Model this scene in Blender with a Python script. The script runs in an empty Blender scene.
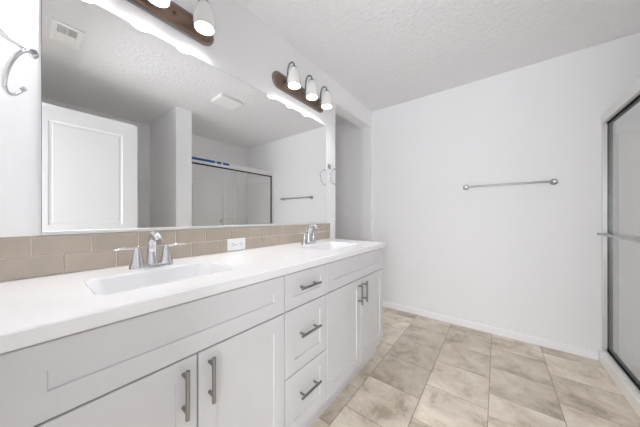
import bpy, bmesh, math, random
from mathutils import Vector, Matrix
random.seed(7)
S = bpy.context.scene
COL = S.collection
PI = math.pi
R = math.radians

# ------------------------------------------------------------------ camera, world, light, exposure
F_PX, YAW = 229.3, math.atan(177 / 229.3)
cam_d = bpy.data.cameras.new('camera')
cam_d.sensor_width = 36.0
cam_d.lens = F_PX / 640 * 36.0
cam_d.shift_y = 2.5 / 640
cam_d.clip_start = 0.01
cam = bpy.data.objects.new('camera', cam_d)
cam.location = (0, 0, 1.114)
cam.rotation_euler = (PI / 2, 0, YAW - PI / 2)
COL.objects.link(cam)
S.camera = cam

W = bpy.data.worlds.new('daylight')
S.world = W
W.use_nodes = True
W.node_tree.nodes['Background'].inputs['Color'].default_value = (0.90, 0.935, 1.0, 1)
W.node_tree.nodes['Background'].inputs['Strength'].default_value = 0.65

S.view_settings.view_transform = 'Standard'
S.view_settings.look = 'None'
S.view_settings.gamma = 1.0
S.view_settings.use_curve_mapping = False
S.view_settings.exposure = 0.77

# fill light added outside the room, arriving through the open doorway behind the camera
DOOR_FILL = bpy.data.lights.new('doorway_fill', 'AREA')
DOOR_FILL.shape = 'RECTANGLE'
DOOR_FILL.size, DOOR_FILL.size_y = 1.4, 1.6
DOOR_FILL.energy = 42.0
DOOR_FILL.color = (0.93, 0.955, 1.0)
door_fill = bpy.data.objects.new('doorway_fill', DOOR_FILL)
door_fill.location = (-1.45, -0.30, 1.15)
door_fill.rotation_euler = (0, -PI / 2 - 0.05, 0)
COL.objects.link(door_fill)

SIDE = bpy.data.lights.new('side_room_fill', 'AREA')  # unseen fill light added to brighten the side opening
SIDE.shape = 'RECTANGLE'
SIDE.size, SIDE.size_y = 0.9, 1.0
SIDE.energy = 0.35
side = bpy.data.objects.new('side_room_fill', SIDE)
side.location = (2.0, 2.86, 1.6)
side.rotation_euler = (-PI / 2, 0, 0)
COL.objects.link(side)

BULB_STRENGTH = 195.0
SHADE_T = 0.0065     # share of light the frosted glass lets through

S.cycles.max_bounces = 20
S.cycles.diffuse_bounces = 14
S.cycles.glossy_bounces = 6
S.cycles.transparent_max_bounces = 16
S.cycles.caustics_reflective = True

# ------------------------------------------------------------------ plan of the room (metres)
XW = -0.075      # door wall (west)
XE = 2.723       # far wall with the towel bar (east)
YN = 1.26        # mirror wall (north)
NT = 0.122       # its thickness
XO, XJ = 1.88, 2.652   # opening to the side room: end of mirror wall, jamb
ZH = 2.235       # underside of the header
CEIL = 2.44
YS = -1.50       # back wall, door side
YB = -1.41       # back wall of the shower stall
WX0, WX1, WY = 1.13, 1.31, -0.56   # wing wall beside the shower
YG = -0.67       # plane of the shower doors
CT = 0.902       # counter top
CB = 0.868
TX0, TX1 = XW, 1.78

# ------------------------------------------------------------------ helpers
def lin(c):
    c /= 255.0
    return c / 12.92 if c <= 0.04045 else ((c + 0.055) / 1.055) ** 2.4

def rgb(r, g, b):
    return (lin(r), lin(g), lin(b), 1)

def mat(name, col, rough=0.5, metal=0.0, bump=None, spec=0.5, coat=0.0):
    m = bpy.data.materials.new(name)
    m.use_nodes = True
    nt = m.node_tree
    p = nt.nodes['Principled BSDF']
    p.inputs['Base Color'].default_value = col
    p.inputs['Roughness'].default_value = rough
    p.inputs['Metallic'].default_value = metal
    p.inputs['Specular IOR Level'].default_value = spec
    p.inputs['Coat Weight'].default_value = coat
    if bump:
        scale, strength, dist, detail = bump
        tc = nt.nodes.new('ShaderNodeTexCoord')
        n = nt.nodes.new('ShaderNodeTexNoise')
        n.inputs['Scale'].default_value = scale
        n.inputs['Detail'].default_value = detail
        b = nt.nodes.new('ShaderNodeBump')
        b.inputs['Strength'].default_value = strength
        b.inputs['Distance'].default_value = dist
        nt.links.new(tc.outputs['Object'], n.inputs['Vector'])
        nt.links.new(n.outputs['Fac'], b.inputs['Height'])
        nt.links.new(b.outputs['Normal'], p.inputs['Normal'])
    return m

def vary(m, c1, c2, scale, stretch=(1, 1, 1), lo=0.35, hi=0.65):
    """drive the base colour with noise between two colours"""
    nt = m.node_tree
    p = nt.nodes['Principled BSDF']
    tc = nt.nodes.new('ShaderNodeTexCoord')
    mp = nt.nodes.new('ShaderNodeMapping')
    mp.inputs['Scale'].default_value = stretch
    n = nt.nodes.new('ShaderNodeTexNoise')
    n.inputs['Scale'].default_value = scale
    n.inputs['Detail'].default_value = 5
    r = nt.nodes.new('ShaderNodeValToRGB')
    r.color_ramp.elements[0].position = lo
    r.color_ramp.elements[1].position = hi
    r.color_ramp.elements[0].color = c1
    r.color_ramp.elements[1].color = c2
    nt.links.new(tc.outputs['Object'], mp.inputs['Vector'])
    nt.links.new(mp.outputs['Vector'], n.inputs['Vector'])
    nt.links.new(n.outputs['Fac'], r.inputs['Fac'])
    nt.links.new(r.outputs['Color'], p.inputs['Base Color'])
    return m

M = {}
M['wall'] = mat('wall_paint', rgb(245, 245, 246), 0.55, bump=(160, 0.12, 0.002, 3), spec=0.35)
M['ceiling'] = mat('ceiling_knockdown', rgb(239, 239, 240), 0.9, bump=(34, 1.0, 0.010, 4), spec=0.1)
M['trim'] = mat('white_trim_paint', rgb(251, 251, 252), 0.35)
M['door'] = mat('white_door_paint', rgb(240, 240, 240), 0.4)
M['cabinet'] = vary(mat('white_cabinet_lacquer', rgb(232, 232, 235), 0.38), rgb(219, 219, 221), rgb(222, 222, 224), 6)
M['inside'] = mat('cabinet_inside', rgb(200, 200, 200), 0.6)
M['counter'] = vary(mat('white_cultured_marble', rgb(243, 243, 244), 0.16, coat=0.3), rgb(242, 242, 243), rgb(245, 245, 246), 9)
M['basin'] = mat('pale_grey_basin', rgb(231, 231, 232), 0.12, coat=0.3)  # a little greyer than the counter slab
M['chrome'] = mat('chrome', rgb(220, 220, 223), 0.06, 1.0)
M['nickel'] = mat('brushed_nickel', rgb(150, 149, 148), 0.32, 1.0)
M['steel'] = mat('brushed_steel_bar', rgb(180, 180, 180), 0.28, 1.0)
M['dark_metal'] = mat('dark_arm_metal', rgb(112, 110, 108), 0.3, 1.0)
M['bronze'] = vary(mat('brushed_bronze', rgb(138, 114, 98), 0.3, 0.8), rgb(128, 106, 92), rgb(146, 122, 106), 10, (1, 1, 3))
M['aluminium'] = mat('satin_aluminium', rgb(225, 225, 223), 0.35, 0.35)
M['seal'] = mat('black_rubber_seal', rgb(30, 30, 30), 0.9, spec=0.1)
M['fibreglass'] = mat('white_fibreglass', rgb(246, 246, 244), 0.14, coat=0.4)
M['plastic'] = mat('white_plastic', rgb(248, 248, 248), 0.3)
M['slot'] = mat('dark_slot', rgb(60, 60, 62), 0.6)
M['duct'] = mat('dark_duct', rgb(70, 70, 72), 0.8)
M['tape'] = mat('blue_masking_tape', rgb(28, 84, 158), 0.6)
M['grout'] = mat('pale_grout', rgb(222, 214, 204), 0.8)
M['tile'] = vary(mat('taupe_glazed_tile', rgb(176, 165, 151), 0.12, coat=0.3), rgb(174, 163, 149), rgb(186, 174, 160), 5)
M['mirror'] = mat('silvered_mirror', (0.92, 0.925, 0.92, 1), 0.0, 1.0)
M['mirror_edge'] = mat('mirror_edge', rgb(150, 158, 156), 0.2, 0.6)

def glass_mat(name, tint, gloss=0.06):
    m = bpy.data.materials.new(name); m.use_nodes = True
    nt = m.node_tree; nt.nodes.clear()
    out = nt.nodes.new('ShaderNodeOutputMaterial')
    tr = nt.nodes.new('ShaderNodeBsdfTransparent'); tr.inputs['Color'].default_value = tint
    gl = nt.nodes.new('ShaderNodeBsdfGlossy'); gl.inputs['Roughness'].default_value = 0.02
    lw = nt.nodes.new('ShaderNodeLayerWeight'); lw.inputs['Blend'].default_value = 0.5
    pw = nt.nodes.new('ShaderNodeMath'); pw.operation = 'POWER'; pw.inputs[1].default_value = 5.0
    fr = nt.nodes.new('ShaderNodeMath'); fr.operation = 'MULTIPLY_ADD'; fr.inputs[1].default_value = 0.7; fr.inputs[2].default_value = 0.035
    nt.links.new(lw.outputs['Facing'], pw.inputs[0]); nt.links.new(pw.outputs[0], fr.inputs[0])
    mx = nt.nodes.new('ShaderNodeMixShader')
    nt.links.new(fr.outputs[0], mx.inputs[0]); nt.links.new(tr.outputs[0], mx.inputs[1]); nt.links.new(gl.outputs[0], mx.inputs[2])
    nt.links.new(mx.outputs[0], out.inputs[0])
    return m
M['glass'] = glass_mat('shower_glass', (0.995, 0.996, 0.995, 1))

def shade_mat():
    m = bpy.data.materials.new('frosted_shade_glass'); m.use_nodes = True
    nt = m.node_tree; nt.nodes.clear()
    out = nt.nodes.new('ShaderNodeOutputMaterial')
    tl = nt.nodes.new('ShaderNodeBsdfTranslucent'); tl.inputs['Color'].default_value = (1.0, 0.97, 0.93, 1)
    df = nt.nodes.new('ShaderNodeBsdfPrincipled'); df.inputs['Base Color'].default_value = (0.86, 0.86, 0.85, 1); df.inputs['Roughness'].default_value = 0.2
    a = nt.nodes.new('ShaderNodeMixShader'); a.inputs[0].default_value = SHADE_T
    nt.links.new(df.outputs[0], a.inputs[1]); nt.links.new(tl.outputs[0], a.inputs[2])
    tr = nt.nodes.new('ShaderNodeBsdfTransparent'); tr.inputs['Color'].default_value = (1, 1, 1, 1)
    c = nt.nodes.new('ShaderNodeMixShader'); c.inputs[0].default_value = 0.006
    nt.links.new(a.outputs[0], c.inputs[1]); nt.links.new(tr.outputs[0], c.inputs[2])
    nt.links.new(c.outputs[0], out.inputs[0])
    return m
M['shade'] = shade_mat()

def emit_mat(name, col, strength):
    m = bpy.data.materials.new(name); m.use_nodes = True
    nt = m.node_tree; nt.nodes.clear()
    out = nt.nodes.new('ShaderNodeOutputMaterial')
    e = nt.nodes.new('ShaderNodeEmission'); e.inputs['Color'].default_value = col; e.inputs['Strength'].default_value = strength
    nt.links.new(e.outputs[0], out.inputs[0])
    return m
M['bulb'] = emit_mat('lit_bulb', (0.985, 0.983, 1.0, 1), BULB_STRENGTH)

def floor_mat():
    m = bpy.data.materials.new('beige_stone_tile'); m.use_nodes = True
    nt = m.node_tree; N = nt.nodes; L = nt.links
    p = N['Principled BSDF']
    tc = N.new('ShaderNodeTexCoord')
    mp = N.new('ShaderNodeMapping'); mp.inputs['Location'].default_value = (-1.794, -0.040, 0)
    L.new(tc.outputs['Object'], mp.inputs['Vector'])
    br = N.new('ShaderNodeTexBrick')
    br.offset = 0.5; br.offset_frequency = 2; br.squash = 1.0
    br.inputs['Color1'].default_value = (0, 0, 0, 1); br.inputs['Color2'].default_value = (1, 1, 1, 1)
    br.inputs['Mortar'].default_value = (0.5, 0.5, 0.5, 1)
    br.inputs['Scale'].default_value = 1.0
    br.inputs['Mortar Size'].default_value = 0.0017
    br.inputs['Mortar Smooth'].default_value = 0.1
    br.inputs['Brick Width'].default_value = 0.318
    br.inputs['Row Height'].default_value = 0.333
    L.new(mp.outputs['Vector'], br.inputs['Vector'])
    sc = N.new('ShaderNodeMath'); sc.operation = 'MULTIPLY'; sc.inputs[1].default_value = 37.0
    L.new(br.outputs['Color'], sc.inputs[0])
    n1 = N.new('ShaderNodeTexNoise'); n1.noise_dimensions = '4D'
    n1.inputs['Scale'].default_value = 4.6; n1.inputs['Detail'].default_value = 9; n1.inputs['Roughness'].default_value = 0.7
    n1.inputs['Distortion'].default_value = 0.5
    L.new(tc.outputs['Object'], n1.inputs['Vector']); L.new(sc.outputs[0], n1.inputs['W'])
    r1 = N.new('ShaderNodeValToRGB')
    e = r1.color_ramp.elements
    e[0].position = 0.36; e[0].color = rgb(182, 168, 149)
    e[1].position = 0.62; e[1].color = rgb(242, 233, 219)
    x = e.new(0.47); x.color = rgb(220, 208, 192)
    L.new(n1.outputs['Fac'], r1.inputs['Fac'])
    # per-tile tint
    tint = N.new('ShaderNodeValToRGB')
    tint.color_ramp.elements[0].color = (0.84, 0.83, 0.80, 1); tint.color_ramp.elements[1].color = (1.06, 1.06, 1.05, 1)
    L.new(br.outputs['Color'], tint.inputs['Fac'])
    mul = N.new('ShaderNodeMix'); mul.data_type = 'RGBA'; mul.blend_type = 'MULTIPLY'; mul.inputs[0].default_value = 1.0
    L.new(r1.outputs['Color'], mul.inputs[6]); L.new(tint.outputs['Color'], mul.inputs[7])
    # grout
    g = N.new('ShaderNodeMix'); g.data_type = 'RGBA'; g.inputs[7].default_value = rgb(150, 139, 124)
    L.new(br.outputs['Fac'], g.inputs[0]); L.new(mul.outputs[2], g.inputs[6])
    L.new(g.outputs[2], p.inputs['Base Color'])
    p.inputs['Roughness'].default_value = 0.42
    p.inputs['Specular IOR Level'].default_value = 0.4
    inv = N.new('ShaderNodeMath'); inv.operation = 'SUBTRACT'; inv.inputs[0].default_value = 1.0
    L.new(br.outputs['Fac'], inv.inputs[1])
    b = N.new('ShaderNodeBump'); b.inputs['Strength'].default_value = 0.5; b.inputs['Distance'].default_value = 0.002
    L.new(inv.outputs[0], b.inputs['Height']); L.new(b.outputs['Normal'], p.inputs['Normal'])
    return m
M['floor'] = floor_mat()

# ---- mesh helpers: everything is authored in world metres, obj() moves it to its thing's origin
def merge(dst, src):
    me = bpy.data.meshes.new('tmp')
    src.to_mesh(me); src.free()
    dst.from_mesh(me)
    bpy.data.meshes.remove(me)

def box(bm, x0, x1, y0, y1, z0, z1, bev=0.0, seg=2):
    t = bmesh.new()
    bmesh.ops.create_cube(t, size=1.0)
    for v in t.verts:
        v.co = Vector(((x0 + x1) / 2 + v.co.x * (x1 - x0), (y0 + y1) / 2 + v.co.y * (y1 - y0), (z0 + z1) / 2 + v.co.z * (z1 - z0)))
    if bev > 0:
        bmesh.ops.bevel(t, geom=t.edges[:], offset=bev, segments=seg, affect='EDGES', profile=0.5)
    merge(bm, t)

def frame_at(p, d):
    d = Vector(d).normalized()
    up = Vector((0, 0, 1)) if abs(d.z) < 0.95 else Vector((1, 0, 0))
    a = up.cross(d).normalized(); b = d.cross(a)
    return a, b

def rings_to_mesh(bm, rings, close_start=True, close_end=True, loop=False):
    vr = [[bm.verts.new(p) for p in r] for r in rings]
    n = len(vr[0])
    pairs = list(zip(vr, vr[1:]))
    if loop: pairs.append((vr[-1], vr[0]))
    for a, b in pairs:
        for i in range(n):
            j = (i + 1) % n
            bm.faces.new((a[i], a[j], b[j], b[i]))
    if not loop:
        if close_start: bm.faces.new(vr[0][::-1])
        if close_end: bm.faces.new(vr[-1])
    return vr

def tube(bm, pts, radii, seg=14, squash=1.0):
    pts = [Vector(p) for p in pts]
    if not isinstance(radii, (list, tuple)): radii = [radii] * len(pts)
    rings = []
    pa = None
    for i, p in enumerate(pts):
        d = (pts[min(i + 1, len(pts) - 1)] - pts[max(i - 1, 0)]).normalized()
        if pa is None:
            a, b = frame_at(p, d)
        else:
            a = (pa - d * pa.dot(d)).normalized(); b = d.cross(a)
        pa = a
        rings.append([p + (a * math.cos(2 * PI * k / seg) + b * math.sin(2 * PI * k / seg) * squash) * radii[i] for k in range(seg)])
    rings_to_mesh(bm, rings)

def lathe(bm, org, axis, prof, seg=24, closed=False):
    """prof: (distance along axis, radius)"""
    org = Vector(org); axis = Vector(axis).normalized()
    a, b = frame_at(org, axis)
    rings = [[org + axis * h + (a * math.cos(2 * PI * k / seg) + b * math.sin(2 * PI * k / seg)) * max(r, 1e-4) for k in range(seg)] for h, r in prof]
    rings_to_mesh(bm, rings, loop=closed)

def rrect(cx, cy, hx, hy, r, n=6):
    out = []
    for sx, sy, a0 in ((1, 1, 0), (-1, 1, PI / 2), (-1, -1, PI), (1, -1, 1.5 * PI)):
        for k in range(n + 1):
            a = a0 + k / n * PI / 2
            out.append((cx + sx * (hx - r) + r * math.cos(a), cy + sy * (hy - r) + r * math.sin(a)))
    return out

def spline(ctrl, n=8):
    P = [Vector(c) for c in ctrl]
    P = [P[0] * 2 - P[1]] + P + [P[-1] * 2 - P[-2]]
    out = []
    for i in range(1, len(P) - 2):
        for k in range(n):
            t = k / n
            a, b, c, d = P[i - 1:i + 3]
            out.append(0.5 * ((2 * b) + (c - a) * t + (2 * a - 5 * b + 4 * c - d) * t * t + (3 * b - a - 3 * c + d) * t ** 3))
    out.append(P[-2])
    return out

def lerp_list(vals, n):
    out = []
    for i in range(len(vals) - 1):
        for k in range(n): out.append(vals[i] + (vals[i + 1] - vals[i]) * k / n)
    out.append(vals[-1])
    return out

def root_of(o):
    while o.parent: o = o.parent
    return o

def obj(name, bm, m, parent=None, smooth=None, label=None):
    bmesh.ops.remove_doubles(bm, verts=bm.verts[:], dist=1e-6)
    bmesh.ops.recalc_face_normals(bm, faces=bm.faces[:])
    if parent is not None:
        off = root_of(parent).location
        bmesh.ops.translate(bm, verts=bm.verts[:], vec=-Vector(off))
    me = bpy.data.meshes.new(name)
    bm.to_mesh(me); bm.free()
    o = bpy.data.objects.new(name, me)
    COL.objects.link(o)
    me.materials.append(M[m])
    if parent is not None: o.parent = parent
    if smooth is not None:
        me.set_sharp_from_angle(angle=R(smooth))
        for p in me.polygons: p.use_smooth = p.area < 0.002
    if label: o['label'] = label
    return o

def thing(name, label, cat, loc, group=None):
    o = bpy.data.objects.new(name, None)
    COL.objects.link(o)
    o.empty_display_size = 0.05
    o.location = loc
    o['label'] = label; o['category'] = cat
    if group: o['group'] = group
    return o

def tag(o, label, cat, group=None):
    o['label'] = label; o['category'] = cat
    if group: o['group'] = group
    return o

def struct(name, bm, m, parent=None):
    o = obj(name, bm, m, parent)
    if parent is None: o['kind'] = 'structure'
    return o

def dup(root, loc, label):
    r = root.copy(); COL.objects.link(r); r.location = loc; r['label'] = label
    for ch in root.children:
        c = ch.copy(); COL.objects.link(c); c.parent = r
        for g in ch.children:
            d = g.copy(); COL.objects.link(d); d.parent = c
    return r

B = bmesh.new

# ------------------------------------------------------------------ the setting
b = B(); box(b, -2.2, XE + 0.12, YS - 0.12, 3.0, -0.08, 0.0); struct('floor', b, 'floor')
b = B(); box(b, XW - 0.12, XE + 0.12, YS - 0.12, 3.0, CEIL, CEIL + 0.08); struct('ceiling', b, 'ceiling')

b = B()   # mirror wall, header over the opening and the short stub at the far wall
box(b, XW, XO, YN, YN + NT, 0, CEIL)
box(b, XO, XJ, YN, YN + NT, ZH, CEIL)
box(b, XJ, XE, YN, YN + NT, 0, CEIL)
struct('wall_north', b, 'wall')
b = B(); box(b, XE, XE + 0.12, YS, 2.9, 0, CEIL); struct('wall_east', b, 'wall')
b = B()   # wall with the doorway behind the camera
DY0, DY1, DZ = -0.40, 0.36, 2.06
box(b, XW - 0.12, XW, DY1, 2.9, 0, CEIL)
box(b, XW - 0.12, XW, YS, DY0, 0, CEIL)
box(b, XW - 0.12, XW, DY0, DY1, DZ, CEIL)
struct('wall_west', b, 'wall')
b = B()
box(b, XW - 0.12, XE + 0.12, YS - 0.12, YS, 0, CEIL)
struct('wall_south', b, 'wall')
b = B(); box(b, WX1, XE, YS, YB, 0, CEIL); struct('wall_shower', b, 'wall')
b = B(); box(b, WX0, WX1, YS, WY, 0, CEIL); struct('wall_wing', b, 'wall')
b = B()
box(b, XW - 0.12, XE + 0.12, 2.9, 3.0, 0, CEIL)
box(b, 1.2, 1.3, YN + NT, 2.9, 0, CEIL)
struct('wall_recess', b, 'wall')

def baseboard(name, pts):
    b = B()
    for (x0, x1, y0, y1) in pts:
        box(b, x0, x1, y0, y1, 0, 0.065, 0.005, 3)
    return struct(name, b, 'trim')
T = 0.016
baseboard('baseboard_east', [(XE - T, XE, -0.620, YN), (XE - T, XE, YN + NT, 2.9)])
baseboard('baseboard_north', [(XO - 0.115, XO + T, YN - T, YN), (XJ - T, XE - T, YN - T, YN), (XJ - T, XJ, YN, YN + NT), (XO, XO + T, YN, YN + NT)])
baseboard('baseboard_south', [(XW, WX0, YS, YS + T)])
baseboard('baseboard_wing', [(WX0 - T, WX0, YS + T, WY + T), (WX0, WX1 + T, WY, WY + T), (WX1, WX1 + T, -0.63, WY)])

b = B()   # casing round the doorway
for y0, y1, z0, z1 in ((DY1, DY1 + 0.06, 0, DZ + 0.06), (DY0 - 0.06, DY0, 0, DZ + 0.06), (DY0, DY1, DZ, DZ + 0.06)):
    box(b, XW, XW + 0.012, y0, y1, z0, z1, 0.002, 1)
struct('trim_1', b, 'trim')

# ------------------------------------------------------------------ panelled fronts
def rect_ring(x0, x1, z0, z1, y):
    return [Vector((x0, y, z0)), Vector((x1, y, z0)), Vector((x1, y, z1)), Vector((x0, y, z1))]

def panel_slab(bm, x0, x1, z0, z1, yf, th, steps, both=False, holes=None):
    """slab facing -y; steps: list of (inset, recess) rings of its face moulding"""
    c = 0.0015
    def side(y, sgn):
        out = [rect_ring(x0, x1, z0, z1, y + sgn * c), rect_ring(x0 + c, x1 - c, z0 + c, z1 - c, y)]
        for ins, rec in steps:
            out.append(rect_ring(x0 + ins, x1 - ins, z0 + ins, z1 - ins, y + sgn * rec))
        return out
    front = side(yf, 1)
    back = side(yf + th, -1) if both else [rect_ring(x0, x1, z0, z1, yf + th)]
    rings_to_mesh(bm, front[::-1] + back)

SHAKER = [(0.057, 0.0), (0.0585, 0.006)]

def bar_pull(bm, c, axis, out, length=0.14, cc=0.096, stand=0.03, r=0.006):
    c = Vector(c); axis = Vector(axis); out = Vector(out)
    tube(bm, [c + out * stand - axis * length / 2, c + out * stand - axis * (length / 2 - 0.001), c + out * stand + axis * (length / 2 - 0.001), c + out * stand + axis * length / 2], [r * 0.85, r, r, r * 0.85], 14)
    for s in (-1, 1):
        tube(bm, [c + axis * s * cc / 2, c + axis * s * cc / 2 + out * stand], 0.0052, 12)

YF = 0.72        # face of doors and drawers
ZB = 0.13        # their lower edge
ZT = 0.858
ZM = 0.698
FR0, FR1 = 0.7395, 0.758   # face frame
YK = 0.780       # toe kick
CBOT = 0.102
G = 0.0026

def carcass(x0, x1, parent, drawers=False):
    b = B()
    e = 0.0004
    box(b, x0 + e, x1 - e, FR0, FR1, CBOT, CB - 0.0008)
    box(b, x0 + e, x0 + 0.018, FR1, YN - 0.004, CBOT, CB - 0.0008)
    box(b, x1 - 0.018, x1 - e, FR1, YN - 0.004, CBOT, CB - 0.0008)
    box(b, x0 + 0.018, x1 - 0.018, FR1, YN - 0.004, CBOT, CBOT + 0.018)
    box(b, x0 + 0.018, x1 - 0.018, YN - 0.012, YN - 0.004, CBOT + 0.018, CB - 0.05)
    obj('body', b, 'cabinet', parent)
    b = B()
    box(b, x0 + e, x1 - e, YK, YK + 0.016, 0.0, CBOT)
    box(b, x0 + e, x0 + 0.018, YK + 0.016, YN - 0.004, 0.0, CBOT)
    box(b, x1 - 0.018, x1 - e, YK + 0.016, YN - 0.004, 0.0, CBOT)
    obj('toe_kick', b, 'cabinet', parent)

def sink_cabinet(x0, x1, split, label, hx):
    t = thing('sink_cabinet', label, 'cabinet', ((x0 + x1) / 2, 1.0, 0), 'white shaker vanity cabinets')
    carcass(x0, x1, t)
    b = B(); panel_slab(b, x0 + G, x1 - G, ZM + G, ZT, YF, 0.019, SHAKER)
    obj('false_drawer_front', b, 'cabinet', t)
    for (a, c, h) in ((x0 + G, split - G, hx[0]), (split + G, x1 - G, hx[1])):
        b = B(); panel_slab(b, a, c, ZB, ZM - G, YF, 0.019, SHAKER)
        d = obj('door', b, 'cabinet', t)
        b = B(); bar_pull(b, (h, YF + 0.0005, 0.607), (0, 0, 1), (0, -1, 0))
        obj('handle', b, 'nickel', d, 40, 'brushed nickel bar pull')
    return t

XA, XB, XC, XD = -0.030, 0.688, 0.996, 1.755
sink_cabinet(XA, XB, 0.325, 'white two-door shaker sink cabinet at left, nearest the camera', (0.284, 0.360))
t = thing('drawer_cabinet', 'narrow white cabinet of three stacked drawers between the two sink cabinets', 'cabinet', ((XB + XC) / 2, 1.0, 0), 'white shaker vanity cabinets')
carcass(XB, XC, t)
for z0, z1, hz in ((ZM + G, ZT, 0.786), (0.405 + G, ZM - G, 0.572), (ZB, 0.405 - G, 0.294)):
    b = B(); panel_slab(b, XB + G, XC - G, z0, z1, YF, 0.019, SHAKER if z1 - z0 > 0.2 else [(0.05, 0.0), (0.0515, 0.006)])
    d = obj('drawer', b, 'cabinet', t)
    b = B(); bar_pull(b, ((XB + XC) / 2 - 0.007, YF + 0.0005, hz), (1, 0, 0), (0, -1, 0))
    obj('handle', b, 'nickel', d, 40, 'brushed nickel bar pull')
sink_cabinet(XC, XD, 1.385, 'white two-door shaker sink cabinet at the far end of the vanity', (1.343, 1.414))
b = B(); box(b, XW + 0.001, XA - 0.001, FR0 - 0.012, FR1, CBOT, CB - 0.001)
tag(obj('filler_strip', b, 'cabinet'), 'narrow white filler strip between left sink cabinet and side wall', 'filler strip')

# ------------------------------------------------------------------ countertop with two moulded basins
SINKS = [(0.330, 0.957), (1.362, 0.957)]
HX, HY, RR = 0.212, 0.131, 0.035
ct = thing('countertop', 'long white marble vanity countertop with two sunken rectangular basins', 'countertop', ((TX0 + TX1) / 2, 0.98, CB))
b = B()
x0, x1, y0, y1 = TX0 + 0.001, TX1, 0.70, YN - 0.001
def outline(ins, z):
    return [Vector((x0, y0 + ins, z)), Vector((x1 - ins, y0 + ins, z)), Vector((x1 - ins, y1, z)), Vector((x0, y1, z))]
loops = []
for z, ins in ((CT, 0.003), (CB, 0.0015)):
    edges = []
    vs = [b.verts.new(p) for p in outline(ins, z)]
    lp = [vs]
    for sx, sy in SINKS:
        lp.append([b.verts.new((px, py, z)) for px, py in rrect(sx, sy, HX, HY, RR)])
    for l in lp:
        for i in range(len(l)): edges.append(b.edges.new((l[i], l[(i + 1) % len(l)])))
    bmesh.ops.triangle_fill(b, use_beauty=True, edges=edges)
    loops.append(lp)
mid = [[b.verts.new(p) for p in outline(0.0, z)] for z in (CT - 0.003, CB + 0.0015)]
stack = [loops[0][0], mid[0], mid[1], loops[1][0]]
for A, C in zip(stack, stack[1:]):
    for i in range(4): b.faces.new((A[i], A[(i + 1) % 4], C[(i + 1) % 4], C[i]))
for k in (1, 2):
    A, C = loops[0][k], loops[1][k]
    for i in range(len(A)): b.faces.new((A[i], A[(i + 1) % len(A)], C[(i + 1) % len(A)], C[i]))
obj('slab', b, 'counter', ct, 25)
for sx, sy in SINKS:
    b = B()
    prof = [(0.0, 0.0, RR), (0.006, 0.006, RR), (0.016, 0.04, RR + .004), (0.030, 0.085, RR + .010), (0.045, 0.102, RR + .014), (0.075, 0.110, RR + .01), (0.118, 0.113, 0.01)]
    def ring(ins, dep, r): return [Vector((px, py, CT - 0.0012 - dep)) for px, py in rrect(sx, sy, HX - ins - 0.0004, HY - ins - 0.0004, min(r, HY - ins - 0.002))]
    rings = [ring(*p) for p in prof]
    outer = [[v + Vector((0, 0, -0.012)) for v in ring(ins - 0.0, dep, r)] for ins, dep, r in prof]
    outer[0] = ring(0.0, 0.03, RR); outer[1] = ring(0.003, 0.05, RR)
    rings_to_mesh(b, outer[::-1] + rings)
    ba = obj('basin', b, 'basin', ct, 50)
    b = B(); lathe(b, (sx, sy, CT - 0.116), (0, 0, 1), [(0, 0.0), (0, 0.022), (0.003, 0.022), (0.004, 0.018), (0.002, 0.012), (0.002, 0.0)])
    obj('drain', b, 'chrome', ba, 40, 'chrome drain')

# ------------------------------------------------------------------ tiled backsplash
bs = thing('backsplash', 'low taupe subway tile backsplash, two courses, above the countertop', 'backsplash', ((TX0 + TX1) / 2, YN, CT))
z0, z1 = CT + 0.0015, 1.046
b = B(); box(b, TX0 + 0.001, TX1, YN - 0.006, YN - 0.0005, z0, z1); obj('grout', b, 'grout', bs, None, 'pale grout joints')
b = B()
g = 0.0016
zm = (z0 + z1) / 2
for row, (za, zb, xs) in enumerate(((zm, z1, 0.0165), (z0, zm, 0.0905))):
    x = xs - 0.1478
    while x < TX1:
        a, c = max(x, TX0 + 0.0015), min(x + 0.1478, TX1 + 0.001)
        if c - a > 0.01:
            box(b, a + g, c - g, YN - 0.0085, YN - 0.004, za + g, zb - g * (1 if row else 0.3), 0.0012, 2)
        x += 0.1478
obj('tile', b, 'tile', bs, None, 'taupe glazed tiles')

# ------------------------------------------------------------------ mirror
MX0, MX1, MZ0, MZ1 = 0.039, 1.716, 1.050, 1.951
mi = thing('wall_mirror', 'wide frameless mirror above the tile backsplash', 'mirror', ((MX0 + MX1) / 2, YN, MZ0))
b = B(); box(b, MX0, MX1, YN - 0.006, YN - 0.0008, MZ0, MZ1); obj('mirror_back', b, 'mirror_edge', mi)
b = B(); box(b, MX0 + 0.001, MX1 - 0.001, YN - 0.0066, YN - 0.0061, MZ0 + 0.001, MZ1 - 0.001); obj('mirror_glass', b, 'mirror', mi)
b = B(); box(b, MX0, MX1, YN - 0.009, YN - 0.0068, MZ0 - 0.0032, MZ0 + 0.010, 0.0008, 1); obj('channel', b, 'aluminium', mi, None, 'silver channel under the mirror')

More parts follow.
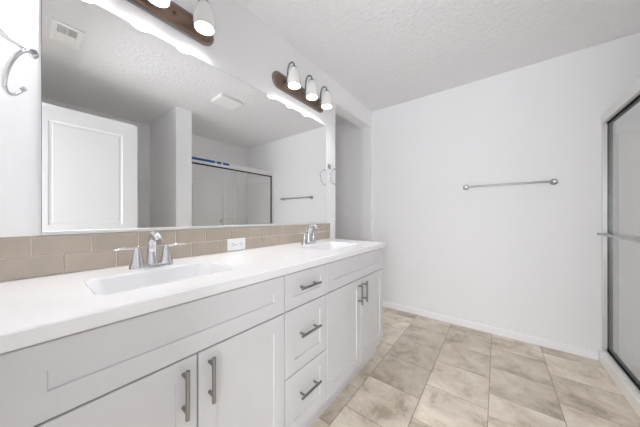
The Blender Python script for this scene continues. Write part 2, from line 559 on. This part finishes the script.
# ------------------------------------------------------------------ faucets
def faucet(x, label):
    y, z = 1.150, CT
    t = thing('faucet', label, 'faucet', (x, y, z + 0.0004), 'centerset faucets on the countertop')
    z += 0.0004
    b = B()
    prof = [(0.0, 0.0), (0.004, 0.002), (0.010, 0.006), (0.014, 0.013)]
    rings = [[Vector((px, py, z + h)) for px, py in rrect(x, y, 0.078 - ins, 0.028 - ins, 0.0275 - ins)] for h, ins in ((0, 0), (0.006, 0), (0.010, 0.003), (0.013, 0.008))]
    rings_to_mesh(b, rings)
    obj('base_plate', b, 'chrome', t, 40)
    b = B()   # broad arching spout
    path = spline([(x, y + 0.004, z + 0.008), (x, y + 0.006, z + 0.045), (x, y + 0.002, z + 0.090), (x, y - 0.012, z + 0.122), (x, y - 0.036, z + 0.135), (x, y - 0.062, z + 0.127), (x, y - 0.078, z + 0.110)], 6)
    tube(b, path, lerp_list([0.024, 0.0190, 0.0165, 0.0165, 0.0165, 0.0155, 0.0135], 6), 18)
    sp = obj('spout', b, 'chrome', t, 50)
    b = B(); lathe(b, (x, y - 0.0775, z + 0.111), (0, -0.5, -0.86), [(0, 0.0), (0, 0.0105), (0.006, 0.0105), (0.006, 0.0)], 16)
    obj('aerator', b, 'nickel', sp, 40)
    b = B(); tube(b, [(x, y + 0.024, z + 0.010), (x, y + 0.024, z + 0.105)], 0.003, 10)
    lathe(b, (x, y + 0.024, z + 0.100), (0, 0, 1), [(0, 0.003), (0.004, 0.007), (0.012, 0.008), (0.018, 0.005), (0.020, 0.0)], 16)
    obj('lift_rod', b, 'chrome', t, 40)
    for s in (-1, 1):
        hx = x + s * 0.051
        b = B()
        lathe(b, (hx, y, z + 0.006), (0, 0, 1), [(0, 0.0), (0, 0.0262), (0.006, 0.0258), (0.018, 0.0205), (0.040, 0.0160), (0.060, 0.0145), (0.066, 0.0125), (0.069, 0.0)], 24)
        h = obj('handle', b, 'chrome', t, 40)
        b = B()
        lathe(b, (hx, y, z + 0.070), (0, 0, 1), [(0, 0.0), (0, 0.0120), (0.010, 0.0125), (0.016, 0.009), (0.018, 0.0)], 20)
        path = [(hx, y, z + 0.079), (hx + s * 0.02, y - 0.003, z + 0.083), (hx + s * 0.045, y - 0.008, z + 0.085), (hx + s * 0.07, y - 0.013, z + 0.084), (hx + s * 0.078, y - 0.015, z + 0.083)]
        tube(b, path, [0.0075, 0.0068, 0.0066, 0.0060, 0.002], 14, 0.8)
        obj('lever', b, 'chrome', h, 50)
    return t
faucet(0.333, 'chrome two-handle faucet behind the left basin, nearest the camera')
faucet(1.352, 'chrome two-handle faucet behind the far right basin')

# ------------------------------------------------------------------ vanity lights
def vanity_light(xc, label):
    zc = 2.100
    t = thing('vanity_light', label, 'wall light', (xc, YN, zc), 'three-lamp vanity lights above the mirror')
    def plate(ins, y): return [Vector((px, y, pz)) for px, pz in rrect(xc, zc, 0.302 - ins, 0.060 - ins, 0.0599 - ins, 10)]
    b = B(); rings_to_mesh(b, [plate(0, YN - 0.0004), plate(0, YN - 0.010), plate(0.003, YN - 0.013), plate(0.009, YN - 0.013), plate(0.011, YN - 0.010)])
    obj('rim', b, 'nickel', t, 30, 'nickel rim of the back plate')
    b = B(); rings_to_mesh(b, [plate(0.0105, YN - 0.009), plate(0.0105, YN - 0.014), plate(0.018, YN - 0.022), plate(0.021, YN - 0.023)])
    obj('back_plate', b, 'bronze', t, 30, 'brown bronze oval back plate')
    for dx in (-0.1, 0.1):
        b = B(); lathe(b, (xc + dx, YN - 0.022, zc), (0, -1, 0), [(0, 0.0), (0, 0.007), (0.004, 0.007), (0.010, 0.004), (0.013, 0.0)], 14)
        obj('finial', b, 'dark_metal', t, 40)
    ya = YN - 0.118
    for dx in (-0.197, 0.0, 0.197):
        x = xc + dx
        b = B()
        lathe(b, (x, YN - 0.022, zc), (0, -1, 0), [(0, 0.0), (0, 0.018), (0.004, 0.018), (0.008, 0.010), (0.010, 0.0)], 18)
        path = spline([(x, YN - 0.026, zc), (x, YN - 0.045, zc + 0.012), (x, YN - 0.052, zc + 0.045), (x, YN - 0.056, zc + 0.085), (x, YN - 0.072, zc + 0.115), (x, YN - 0.096, zc + 0.117), (x, ya + 0.003, zc + 0.098), (x, ya, zc + 0.080)], 6)
        tube(b, path, 0.0052, 12)
        arm = obj('arm', b, 'dark_metal', t, 40, 'dark metal gooseneck arm')
        b = B(); lathe(b, (x, ya, zc + 0.084), (0, 0, -1), [(0, 0.0), (0, 0.008), (0.006, 0.013), (0.014, 0.020), (0.018, 0.0205), (0.018, 0.0185), (0.030, 0.0120), (0.034, 0.0)], 20)
        obj('socket_cup', b, 'dark_metal', arm, 40)
        b = B()
        zt = zc + 0.069     # top of the glass
        outp = [(0.0, 0.0175), (0.006, 0.0215), (0.022, 0.0315), (0.045, 0.0400), (0.072, 0.0470), (0.096, 0.0495), (0.118, 0.0475), (0.131, 0.0440)]
        inp = [(h, r - 0.0028) for h, r in outp][::-1]
        lathe(b, (x, ya, zt), (0, 0, -1), outp + inp, 32, closed=True)
        sh = obj('lamp_shade', b, 'shade', t, 50, 'frosted white glass tulip shade')
        b = B(); lathe(b, (x, ya, zc + 0.049), (0, 0, -1), [(0, 0.0), (0, 0.0125), (0.012, 0.0135), (0.026, 0.0200), (0.042, 0.0270), (0.056, 0.0295), (0.070, 0.0275), (0.081, 0.0190), (0.087, 0.0080), (0.0885, 0.0)], 20)
        obj('bulb', b, 'bulb', sh, 60, 'lit white bulb')
    return t
vanity_light(0.350, 'bronze three-lamp wall light above the left basin, cut off by the photo top')
vanity_light(1.376, 'bronze three-lamp wall light above the far right end of the mirror')

# ------------------------------------------------------------------ towel rings and towel bar
def towel_ring(org, nrm, right, swing, lean, drop, label):
    """nrm: out of the wall; right: to the right of someone facing the wall"""
    org, nrm, right, up = Vector(org), Vector(nrm), Vector(right), Vector((0, 0, 1))
    t = thing('towel_ring', label, 'towel ring', org, 'open chrome towel rings')
    b = B()
    lathe(b, org + nrm * 0.0004, nrm, [(0, 0.0), (0, 0.026), (0.005, 0.026), (0.010, 0.020), (0.014, 0.014), (0.014, 0.0)], 24)
    obj('wall_rosette', b, 'chrome', t, 40)
    b = B()
    e = org + nrm * (0.094 if abs(nrm.x) > 0.5 else 0.070) - up * drop
    tube(b, [org + nrm * 0.012, org + nrm * 0.03 - up * drop * 0.3, org + nrm * 0.055 - up * drop * 0.7, e], [0.0120, 0.0090, 0.0068, 0.0068], 16)
    lathe(b, e - right * 0.013, right, [(0, 0.0), (0, 0.0075), (0.004, 0.0105), (0.013, 0.0112), (0.022, 0.0105), (0.026, 0.0075), (0.026, 0.0)], 18)
    obj('post', b, 'chrome', t, 40)
    b = B()
    d = (right * math.cos(swing) + nrm * math.sin(swing)).normalized()
    r = 0.070
    lift = (up * math.cos(lean) + nrm * math.sin(lean)).normalized()
    c = e - lift * (r + 0.004)
    pts, rad = [], []
    n = 46
    for k in range(n + 1):
        a = R(78) + (R(337) - R(78)) * k / n
        pts.append(c + d * math.cos(a) * r + lift * math.sin(a) * r); rad.append(0.0050)
    tube(b, pts, rad, 14)
    lathe(b, pts[-1], pts[-1] - pts[-2], [(-0.002, 0.0), (-0.002, 0.0068), (0.006, 0.0072), (0.009, 0.0)], 14)
    obj('ring', b, 'chrome', t, 50)
    return t
towel_ring((XW + 0.0002, 1.11, 1.656), (1, 0, 0), (0, 1, 0), 0.20, 0.33, 0.051, 'large chrome open towel ring at the photo left edge, left of the mirror')
towel_ring((1.772, YN, 1.583), (0, -1, 0), (1, 0, 0), 0.0, 0.1, 0.028, 'small chrome open towel ring on the wall strip right of the mirror')

tb = thing('towel_bar', 'brushed steel towel bar mounted alone on the far white wall', 'towel bar', (XE, -0.068, 1.40))
xb = XE - 0.058
b = B(); tube(b, [(xb, -0.372, 1.40), (xb, 0.242, 1.40)], 0.0085, 16); obj('bar', b, 'steel', tb, 40)
for y in (-0.378, 0.246):
    b = B()
    lathe(b, (XE - 0.0004, y, 1.40), (-1, 0, 0), [(0, 0.0), (0, 0.026), (0.006, 0.026), (0.012, 0.018), (0.030, 0.0125), (0.046, 0.0125), (0.052, 0.0155), (0.064, 0.0160), (0.070, 0.012), (0.071, 0.0)], 24)
    obj('bracket', b, 'steel', tb, 40)

# ------------------------------------------------------------------ outlet and light switch
o = thing('electrical_outlet', 'white double outlet set sideways in the tile backsplash', 'outlet', (0.790, YN - 0.0085, 0.906))
b = B(); box(b, 0.730, 0.850, YN - 0.0145, YN - 0.0087, 0.9065, 0.9785, 0.0022, 2); obj('cover_plate', b, 'plastic', o)
for cx in (0.765, 0.815):
    b = B(); rings_to_mesh(b, [[Vector((px, y, pz)) for px, pz in rrect(cx, 0.9425, 0.0195 - i, 0.0175 - i, 0.006)] for y, i in ((YN - 0.0140, 0), (YN - 0.0160, 0), (YN - 0.0165, 0.0008))])
    rc = obj('receptacle', b, 'plastic', o)
    b = B()
    box(b, cx - 0.006, cx + 0.004, YN - 0.0170, YN - 0.0163, 0.9485, 0.9510)
    box(b, cx - 0.005, cx + 0.003, YN - 0.0170, YN - 0.0163, 0.9345, 0.9370)
    lathe(b, (cx + 0.011, YN - 0.0163, 0.9425), (0, -1, 0), [(0, 0), (0, 0.0028), (0.0007, 0.0028), (0.0007, 0)], 12)
    obj('slots', b, 'slot', rc, None, 'dark plug slots')
b = B(); lathe(b, (0.790, YN - 0.0143, 0.9425), (0, -1, 0), [(0, 0), (0, 0.003), (0.001, 0.0025), (0.0012, 0)], 12); obj('screw', b, 'steel', o)

sw = thing('light_switch', 'white light switch on the wall inside the side opening past the mirror', 'light switch', (XE, 1.657, 1.09))
b = B(); box(b, XE - 0.009, XE - 0.0004, 1.622, 1.692, 1.09, 1.205, 0.0022, 2); obj('cover_plate', b, 'plastic', sw)
b = B(); box(b, XE - 0.0125, XE - 0.0085, 1.640, 1.674, 1.114, 1.181, 0.001, 1); rk = obj('rocker', b, 'plastic', sw)
b = B(); box(b, XE - 0.0145, XE - 0.0120, 1.642, 1.672, 1.116, 1.146, 0.0006, 1); obj('rocker_paddle', b, 'plastic', rk)

# ------------------------------------------------------------------ door standing open behind the camera (seen in the mirror)
dx0, dx1 = 0.006, 0.717
yd0, yd1 = -0.445, -0.410
d1 = bpy.data.objects.new('door_1', None); COL.objects.link(d1); d1.location = (dx0, yd0, 0.006)
d1['kind'] = 'structure'
MOULD = lambda s: [(s, 0.0), (s + 0.010, 0.008), (s + 0.024, 0.010), (s + 0.040, 0.004)]
def door_leaf(bm):
    # upper and lower moulded panels, made as two slabs that share the lock rail's middle
    for z0, z1, in ((0.006, 0.95), (0.95, 2.036)):
        c = 0.0015
        def face(y, sg):
            zlo, zhi = (0.22, 0.09) if z0 < 0.5 else (0.085, 0.128)
            st = 0.118
            rr = [rect_ring(dx0, dx1, z0, z1, y)]
            for k, rec in ((0, 0), (0.007, 0.006), (0.022, 0.006), (0.028, 0.003)):
                rr.append(rect_ring(dx0 + st + k, dx1 - st - k, z0 + zlo + k, z1 - zhi - k, y + sg * rec))
            return rr
        rings_to_mesh(bm, face(yd1, -1)[::-1] + face(yd0, 1))
b = B(); door_leaf(b); leaf = obj('leaf', b, 'door', d1)
b = B()
for s, yb in ((1, yd1), (-1, yd0)):
    lathe(b, (dx1 - 0.065, yb, 0.92), (0, s, 0), [(0.0003, 0), (0.0003, 0.031), (0.006, 0.031), (0.010, 0.012), (0.035, 0.011), (0.042, 0.024), (0.056, 0.027), (0.066, 0.020), (0.070, 0)], 20)
obj('knob', b, 'nickel', leaf, 40)
b = B()
for z in (0.25, 1.05, 1.82):
    tube(b, [(dx0 - 0.004, yd1 + 0.004, z - 0.045), (dx0 - 0.004, yd1 + 0.004, z + 0.045)], 0.006, 10)
obj('hinges', b, 'nickel', leaf, 40)
b = B(); box(b, XW + 0.013, dx0 - 0.012, yd0, yd1, 0, 2.05, 0.002, 1); struct('trim_2', b, 'trim')

# ------------------------------------------------------------------ ceiling fittings over the camera (seen in the mirror)
v = thing('ceiling_vent', 'small white slatted air vent in the ceiling, seen in the mirror top left', 'vent', (0.195, 0.020, CEIL))
vx0, vx1, vy0, vy1 = 0.118, 0.270, -0.115, 0.155
b = B()
zf = CEIL - 0.0004
box(b, vx0, vx1, vy0, vy0 + 0.028, zf - 0.011, zf, 0.002, 1); box(b, vx0, vx1, vy1 - 0.028, vy1, zf - 0.011, zf, 0.002, 1)
box(b, vx0, vx0 + 0.028, vy0 + 0.028, vy1 - 0.028, zf - 0.011, zf, 0.002, 1); box(b, vx1 - 0.028, vx1, vy0 + 0.028, vy1 - 0.028, zf - 0.011, zf, 0.002, 1)
box(b, vx0 + 0.028, vx1 - 0.028, 0.013, 0.021, zf - 0.006, zf)
obj('frame', b, 'plastic', v)
b = B(); box(b, vx0 + 0.026, vx1 - 0.026, vy0 + 0.026, vy1 - 0.026, zf - 0.0012, zf - 0.0002); obj('duct', b, 'duct', v, None, 'dark duct behind the slats')
for lo, hi, ang in ((vy0 + 0.028, 0.013, 1), (0.021, vy1 - 0.028, 1)):
    n = 7
    for k in range(n):
        y = lo + (k + 0.5) * (hi - lo) / n
        b = B()
        lean = 0.0055 if hi < 0.05 else 0.0005
        w = 0.0013
        rings_to_mesh(b, [[Vector((x, y - lean - w, zf - 0.0065)), Vector((x, y - lean + w, zf - 0.0065)), Vector((x, y + lean + w, zf - 0.0014)), Vector((x, y + lean - w, zf - 0.0014))] for x in (vx0 + 0.028, vx1 - 0.028)])
        obj('slat', b, 'plastic', v)
b = B(); box(b, 0.192, 0.198, vy0 + 0.03, vy1 - 0.03, zf - 0.0085, zf - 0.0066); obj('divider', b, 'plastic', v)

f = thing('exhaust_fan', 'square white exhaust fan cover on the ceiling, seen in the mirror centre', 'exhaust fan', (1.435, 0.053, CEIL))
def sq(h, z): return [Vector((px, py, z)) for px, py in rrect(1.435, 0.053, h, h * 0.86, 0.012, 3)]
b = B(); rings_to_mesh(b, [sq(0.128, CEIL - 0.0004), sq(0.128, CEIL - 0.010), sq(0.120, CEIL - 0.012), sq(0.118, CEIL - 0.012)]); obj('housing', b, 'plastic', f, 30)
b = B(); rings_to_mesh(b, [sq(0.122, CEIL - 0.013), sq(0.136, CEIL - 0.018), sq(0.136, CEIL - 0.030), sq(0.122, CEIL - 0.036)]); obj('cover', b, 'plastic', f, 30)

# ------------------------------------------------------------------ shower stall
SX0, SX1 = WX1, XE
st = thing('shower_surround', 'glossy white moulded shower surround and pan in the stall', 'shower surround', ((SX0 + SX1) / 2, -1.0, 0))
b = B()
ZS = 1.735
box(b, SX0 + 0.001, SX1 - 0.001, YB + 0.001, YB + 0.016, 0.06, ZS, 0.003, 2)
for cx in (SX0 + 0.40, SX0 + 0.93, SX0 + 1.17):
    rings = [[Vector((px, py, z)) for px, py in rrect(cx, YB + 0.0245, 0.05 - i, 0.022 - i, 0.018)] for z, i in ((0.3, 0), (ZS - 0.12, 0), (ZS - 0.10, 0.006))]
    rings_to_mesh(b, rings)
obj('back_panel', b, 'fibreglass', st, 30)
for xa in (SX0 + 0.001, SX1 - 0.016):
    b = B(); box(b, xa, xa + 0.015, YB + 0.0165, YG - 0.045, 0.06, ZS, 0.003, 2)
    obj('side_panel', b, 'fibreglass', st, 30)
b = B()
box(b, SX0 + 0.83, SX0 + 1.32, YB + 0.016, YB + 0.125, 0.99, 1.055, 0.012, 3)
obj('ledge', b, 'fibreglass', st, 40)
b = B()
box(b, SX0 + 0.001, SX1 - 0.001, YB + 0.001, -0.715, 0.0, 0.03, 0.004, 2)
box(b, SX0 + 0.001, SX1 - 0.001, -0.715, -0.621, 0.0, 0.086, 0.003, 2)
obj('pan', b, 'fibreglass', st, 40)

se = thing('shower_door', 'framed sliding glass shower doors with light aluminium rails', 'shower door', ((SX0 + SX1) / 2, YG, 0.062))
zr0, zr1, zk = 1.822, 1.890, 0.0865
b = B(); box(b, SX0 + 0.001, SX1 - 0.001, YG - 0.030, YG + 0.036, zr0, zr1, 0.003, 2); obj('header_rail', b, 'aluminium', se)
b = B(); box(b, SX0 + 0.001, SX1 - 0.001, YG - 0.030, YG + 0.026, zk, zk + 0.010, 0.003, 2); obj('bottom_track', b, 'aluminium', se)
for xa, xb_ in ((SX0 + 0.001, SX0 + 0.024), (SX1 - 0.024, SX1 - 0.001)):
    b = B(); box(b, xa, xb_, YG - 0.030, YG + 0.034, zk + 0.010, zr0, 0.002, 2); obj('jamb', b, 'aluminium', se)
b = B()
box(b, SX0 + 0.024, SX1 - 0.024, YG - 0.018, YG + 0.012, zr0 - 0.012, zr0 - 0.0003)
box(b, SX0 + 0.024, SX1 - 0.024, YG - 0.018, YG + 0.012, zk + 0.0103, zk + 0.022)
for xa, xb_ in ((SX0 + 0.0243, SX0 + 0.029), (SX1 - 0.029, SX1 - 0.0243)):
    box(b, xa, xb_, YG - 0.016, YG + 0.009, zk + 0.022, zr0 - 0.012)
obj('seal', b, 'seal', se, None, 'black rubber seal')
mid_x = 1.995
for xa, xb_, yc in ((SX0 + 0.0295, mid_x + 0.03, YG - 0.008), (mid_x - 0.02, SX1 - 0.0295, YG + 0.005)):
    b = B(); box(b, xa, xb_, yc - 0.0025, yc + 0.0025, zk + 0.0225, zr0 - 0.0125)
    gp = obj('glass_panel', b, 'glass', se, None, 'clear glass panel')
    if yc > YG:
        b = B()
        ybar = -0.612
        xl, xr = 2.04, 2.682
        tube(b, [(xl, ybar, 0.978), (xr, ybar, 0.978)], 0.009, 14)
        for x in (xl + 0.02, xr - 0.02):
            lathe(b, (x, yc + 0.0027, 0.978), (0, 1, 0), [(0, 0), (0, 0.011), (0.004, 0.011), (0.007, 0.006), (ybar - yc - 0.003, 0.006), (ybar - yc - 0.003, 0)], 16)
        obj('towel_bar', b, 'steel', gp, 40, 'steel towel bar across the glass')
        b = B(); box(b, xa - 0.001, xa + 0.008, yc - 0.004, yc + 0.004, zk + 0.023, zr0 - 0.013); obj('edge_strip', b, 'aluminium', gp)

yt = YG + 0.036
labels = ['longest strip of blue tape along the top of the shower door rail', 'shortest strip of blue tape on the shower door rail, between the other two', 'right-hand short strip of blue tape on the shower door rail']
for (xa, xb_), l in zip(((1.335, 1.655), (1.675, 1.745), (1.770, 1.868)), labels):
    b = B(); box(b, xa, xb_, yt + 0.0003, yt + 0.0013, 1.855, 1.888, 0.0004, 1)
    tag(obj('tape_strip', b, 'tape'), l, 'tape', 'blue tape strips on the shower rail')
